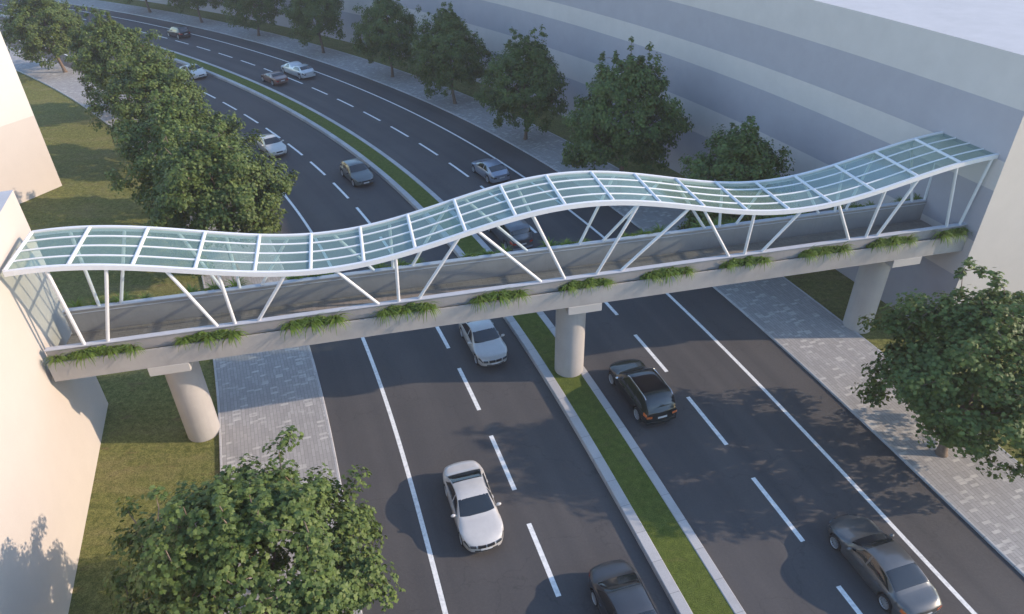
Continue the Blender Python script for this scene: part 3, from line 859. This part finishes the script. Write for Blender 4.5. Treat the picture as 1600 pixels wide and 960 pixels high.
    # mirrors
    for sg in (1, -1):
        bm = bmesh.new(); xm = xc-.28; zm = interp(B.belt, xm)+.09; ym = B.hw(xm)*.97
        bmesh.ops.create_uvsphere(bm, u_segments=14, v_segments=8, radius=1)
        for v in bm.verts: v.co = Vector((xm + v.co.x*.075, sg*(ym+.10) + v.co.y*.115, zm + v.co.z*.075))
        add_box(bm, xm-.02, xm+.03, min(sg*(ym-.05), sg*(ym+.06)), max(sg*(ym-.05), sg*(ym+.06)), zm-.06, zm-.03)
        obj('wing_mirror', bm, sp.get('mirror', paint), root, 50)
    # wheels
    for wx in B.wx:
        for sg in (1, -1):
            ty, rm, dk = wheel_bms(B.r, .22, sg, sp.get('spokes', 7))
            loc = Vector((wx, sg*(W/2-.125), B.r))
            for b_ in (ty, rm, dk):
                for v in b_.verts: v.co += loc
            t_ = obj('wheel', ty, RUBBER, root, 40); obj('rim', rm, ALLOY, t_, 40); obj('wheel_back', dk, TRIM, t_)
    if 'pano' in sp:
        x0, x1 = sp['pano']; B.patch('roof_glass', x0, x1, 6.5, 11.5, PANO, root, .008, 8, 12)
    if sp.get('sunroof'):
        x0, x1 = sp['sunroof']; B.patch('sunroof', x0, x1, 7.0, 11.0, sp.get('sun_mat', paint), root, .007, 6, 10)
    if sp.get('rails'):
        for sg in (1, -1):
            bm = bmesh.new(); q = 6.25 if sg > 0 else 11.75
            add_tube(bm, [B.S(lerp(xr, xf-.1, t), q)+Vector((0, 0, .035 if 0 < t < 1 else .0)) for t in (0, .08, .5, .92, 1)], .018, 6); obj('roof_rail', bm, sp.get('rail_mat', TRIM), root, 60)
    for nm, x0, x1, q0, q1, mt in sp.get('extra', []):
        B.patch(nm, x0, x1, q0, q1, mt, root, .008, 8, 10)
    return root
# colours
C_WHITE = m_carpaint('white_paint', (.52, .495, .475), .05, .3)
C_SILVER = m_carpaint('silver_paint', (.48, .47, .46), .25, .35)
C_BLACKG = m_carpaint('black_green_paint', (.022, .027, .026), .3, .25)
C_GREY = m_carpaint('grey_paint', (.115, .118, .12), .45, .3)
C_DARK = m_carpaint('charcoal_paint', (.055, .058, .065), .4, .28)
C_GREEN = m_carpaint('grey_green_paint', (.12, .14, .145), .45, .3)
C_BEIGE = m_carpaint('pale_silver_paint', (.52, .50, .47), .25, .35)
C_BLUE = m_carpaint('grey_blue_paint', (.26, .29, .36), .4, .3)
C_SLATE = m_carpaint('slate_paint', (.10, .11, .13), .4, .3)
C_MAROON = m_carpaint('maroon_paint', (.20, .12, .10), .35, .3)
C_LSIL = m_carpaint('light_silver_paint', (.56, .56, .58), .3, .35)
C_BLK = m_carpaint('black_paint', (.03, .031, .036), .3, .28)

def sedan(L=4.65, W=1.86, H=1.44, **kw):
    h = L/2
    sp = dict(L=L, W=W, wx=(h-.90, -h+1.02),
        top=[(-h, .84), (-h+.12, .98), (-h+.75, 1.03), (-h+1.35, 1.30), (-h+1.72, H-.04), (-.25, H), (.10, H-.02), (.40, H-.12), (1.02, .99), (h-.75, .90), (h-.28, .78), (h-.08, .66), (h, .58)],
        belt=[(-h, .80), (-h+.7, .95), (.9, .90), (h-.7, .83), (h-.2, .70), (h, .54)],
        glass=(.98, .22, -h+1.66, -h+.80), side=[(-.05, .72, .42, 0), (-h+1.02, -.13, 0, .40)], doors=[(-.10, .80), (-1.00, -.13)])
    sp.update(kw); return sp
SED = sedan(split=True, grille=(.52, .66, .36), lamp=LAMPD, sunroof=(-.32, .30), sun_mat=None)
SED['sun_mat'] = C_WHITE
make_car('sedan', 'white sedan in the outer left lane nearest the viewer, in sunlight', 'car', dict(SED), C_WHITE, 23.56, -16.9, -1, 2.32)
SED2 = dict(SED); SED2['sun_mat'] = C_SILVER
make_car('sedan', 'silver white sedan coming out from under the footbridge by the median', 'car', SED2, C_SILVER, 35.2, -12.85, -1, 2.32)
def suv(L=4.65, W=1.92, H=1.68, **kw):
    h = L/2
    sp = dict(L=L, W=W, wr=.37, sill=.30, wx=(h-.88, -h+.92), tumble=.80, bow_f=.24, bow_r=.12, rtaper=.12,
        top=[(-h, .98), (-h+.05, 1.10), (-h+.14, 1.24), (-h+.46, H-.10), (-h+.80, H-.02), (-.2, H), (.05, H-.03), (.30, H-.14), (.98, 1.13), (h-.7, 1.05), (h-.25, .93), (h-.07, .80), (h, .70)],
        belt=[(-h, .95), (-h+.6, 1.10), (.9, 1.04), (h-.6, .98), (h-.2, .84), (h, .66)],
        glass=(.94, .16, -h+.50, -h+.06), side=[(-.02, .66, .42, 0), (-.98, -.10, 0, .0), (-h+.45, -1.06, .0, .26)], doors=[(-.06, .78), (-1.0, -.10)])
    sp.update(kw); return sp
make_car('suv', 'black sport utility car with glass roof driving away beside the pier', 'car',
         suv(4.75, H=1.76, pano=(-1.45, .05), rlamp=ORGL, spokes=10, rails=True, rail_mat=CHROME, mirror=CHROME), C_BLACKG, 30.4, -6.55, 1, 0.1)
make_car('sedan', 'grey sedan driving away in the lower right corner', 'car',
         sedan(4.8, 1.90, 1.46, rlamp=ORGL, spokes=12, lamp=LAMPD, hl=(.5, 2.9, 3.8), tl=(.34, 2.7, 3.75)), C_GREY, 19.58, -2.25, 1, 1.5)
make_car('sedan', 'charcoal sedan cut off by the bottom edge beside the median', 'car', sedan(4.9, 1.90, 1.46, spokes=12), C_DARK, 20.19, -12.65, -1, -1.4)
make_car('hatchback', 'grey green estate car by the median kerb beyond the canopy', 'car',
         sedan(4.45, 1.84, 1.46, top=[(-2.22, .80), (-2.15, .96), (-1.95, 1.06), (-1.35, 1.36), (-1.0, 1.43), (-.2, 1.46), (.10, 1.44), (.40, 1.33), (1.0, .99), (1.5, .90), (1.95, .78), (2.15, .66), (2.22, .56)],
               glass=(.96, .20, -1.25, -1.90), side=[(-.05, .70, .42, 0), (-.92, -.13, 0, 0), (-1.62, -1.0, 0, .34)], doors=[(-.1, .78), (-.96, -.13)], lamp=LAMPD, grille=(.42, .64, .36), spokes=9, mirror=TRIM), C_GREEN, 62.0, -12.6, -1, 2.2)
make_car('sedan', 'pale silver sedan next to the left tree row beyond the canopy', 'car', sedan(4.6, 1.84, 1.43, grille=(.54, .66, .30)), C_BEIGE, 71.9, -16.7, -1, 2.3)
make_car('sedan', 'white sedan half hidden by the far left trees', 'car', sedan(4.6, 1.84, 1.43), C_WHITE, 96.6, -12.4, -1, 2.3)
make_car('coupe', 'grey blue fastback coupe driving away just beyond the canopy', 'car',
         sedan(4.5, 1.86, 1.42, top=[(-2.25, .86), (-2.17, .95), (-1.95, 1.02), (-1.2, 1.30), (-.6, 1.40), (-.15, 1.42), (.12, 1.40), (.42, 1.30), (1.05, .97), (1.5, .90), (1.97, .78), (2.17, .66), (2.25, .56)],
               glass=(1.0, .24, -1.05, -1.85), side=[(-.4, .70, .42, 0), (-1.35, -.48, 0, .6)], doors=[(-.46, .8)], rlamp=LAMPD, tl=(.3, 2.5, 3.6)), C_BLUE, 57.6, -2.4, 1, -1.3)
h = 2.45
make_car('van', 'dark slate van under the canopy beside the median', 'van',
         dict(L=4.9, W=1.95, wr=.35, sill=.28, wx=(h-.90, -h+.95), tumble=.80,
              top=[(-h, 1.0), (-h+.05, 1.18), (-h+.20, 1.40), (-h+.42, 1.72), (-h+.75, 1.82), (0, 1.85), (.6, 1.80), (.85, 1.70), (1.55, 1.16), (h-.5, 1.02), (h-.2, .90), (h-.06, .76), (h, .66)],
              belt=[(-h, .96), (-h+.5, 1.12), (1.3, 1.08), (h-.5, .95), (h-.2, .80), (h, .62)],
              glass=(1.5, .74, -h+.50, -h+.12), side=[(.5, 1.2, .42, 0), (-.72, .40, 0, 0), (-h+.3, -.82, 0, .12)], doors=[(.40, 1.1), (-.75, .36)], bumper=C_BLUE), C_SLATE, 46.5, -6.3, 1, -2.4)
make_car('coupe', 'low maroon two door car with a silver roof next to the median', 'car',
         sedan(4.3, 1.84, 1.28, top=[(-2.15, .80), (-2.08, .88), (-1.45, .95), (-.95, 1.18), (-.7, 1.26), (-.15, 1.28), (.05, 1.25), (.30, 1.16), (.85, .92), (1.4, .84), (1.9, .72), (2.08, .62), (2.15, .54)],
               glass=(.82, .12, -.78, -1.38), side=[(-.75, .55, .40, .25)], doors=[(-.62, .6)], tl=(.2, 2.4, 3.7),
               extra=[('tail_panel', -2.10, -1.98, 2.0, 3.9, C_MAROON)]), C_MAROON, 90.9, -6.3, 1, 0.0)
h = 3.0
make_car('limousine', 'long silver car with two cabins beyond the maroon coupe', 'car',
         dict(L=6.0, W=1.90, wx=(h-1.0, -h+1.05), sill=.22,
              top=[(-h, .86), (-h+.1, .98), (-h+.35, 1.04), (-h+.95, 1.34), (-h+1.3, 1.44), (-h+2.0, 1.45), (-h+2.35, 1.36), (-h+2.75, 1.12), (-h+2.95, 1.14), (-h+3.25, 1.36), (-h+3.6, 1.44), (.95, 1.44), (1.2, 1.36), (1.75, 1.02), (h-.6, .92), (h-.25, .80), (h-.07, .68), (h, .58)],
              belt=[(-h, .82), (-h+.6, .96), (1.5, .92), (h-.6, .85), (h-.2, .72), (h, .54)],
              glass=(1.72, 1.05, -h+1.2, -h+.45), side=[(.45, 1.45, .42, .1), (-h+.75, -h+2.45, .25, .42)], doors=[(.35, 1.3), (-h+1.45, -h+2.4)],
              extra=[('front_cabin_glass', -h+2.42, -h+2.68, 6.3, 11.7, CARGLASS)], rlamp=LAMPD), C_LSIL, 91.4, -2.45, 1, 0.0)
h = 2.15
make_car('hatchback', 'small black hatchback in the distance beside the far left trees', 'car',
         dict(L=4.3, W=1.90, wr=.34, sill=.24, wx=(h-.80, -h+.78), tumble=.76,
              top=[(-h, .92), (-h+.05, 1.04), (-h+.18, 1.16), (-h+.50, 1.54), (-h+.75, 1.60), (-.2, 1.62), (.1, 1.58), (.3, 1.48), (.9, 1.03), (h-.5, .95), (h-.2, .83), (h-.06, .72), (h, .60)],
              belt=[(-h, .90), (-h+.5, 1.02), (.8, .96), (h-.5, .88), (h-.2, .76), (h, .56)],
              glass=(.86, .22, -h+.52, -h+.16), side=[(-.15, .62, .42, 0), (-h+.42, -.24, 0, .2)], doors=[(-.25, .7)]), C_BLK, 111.6, -2.3, 1, -2.1)
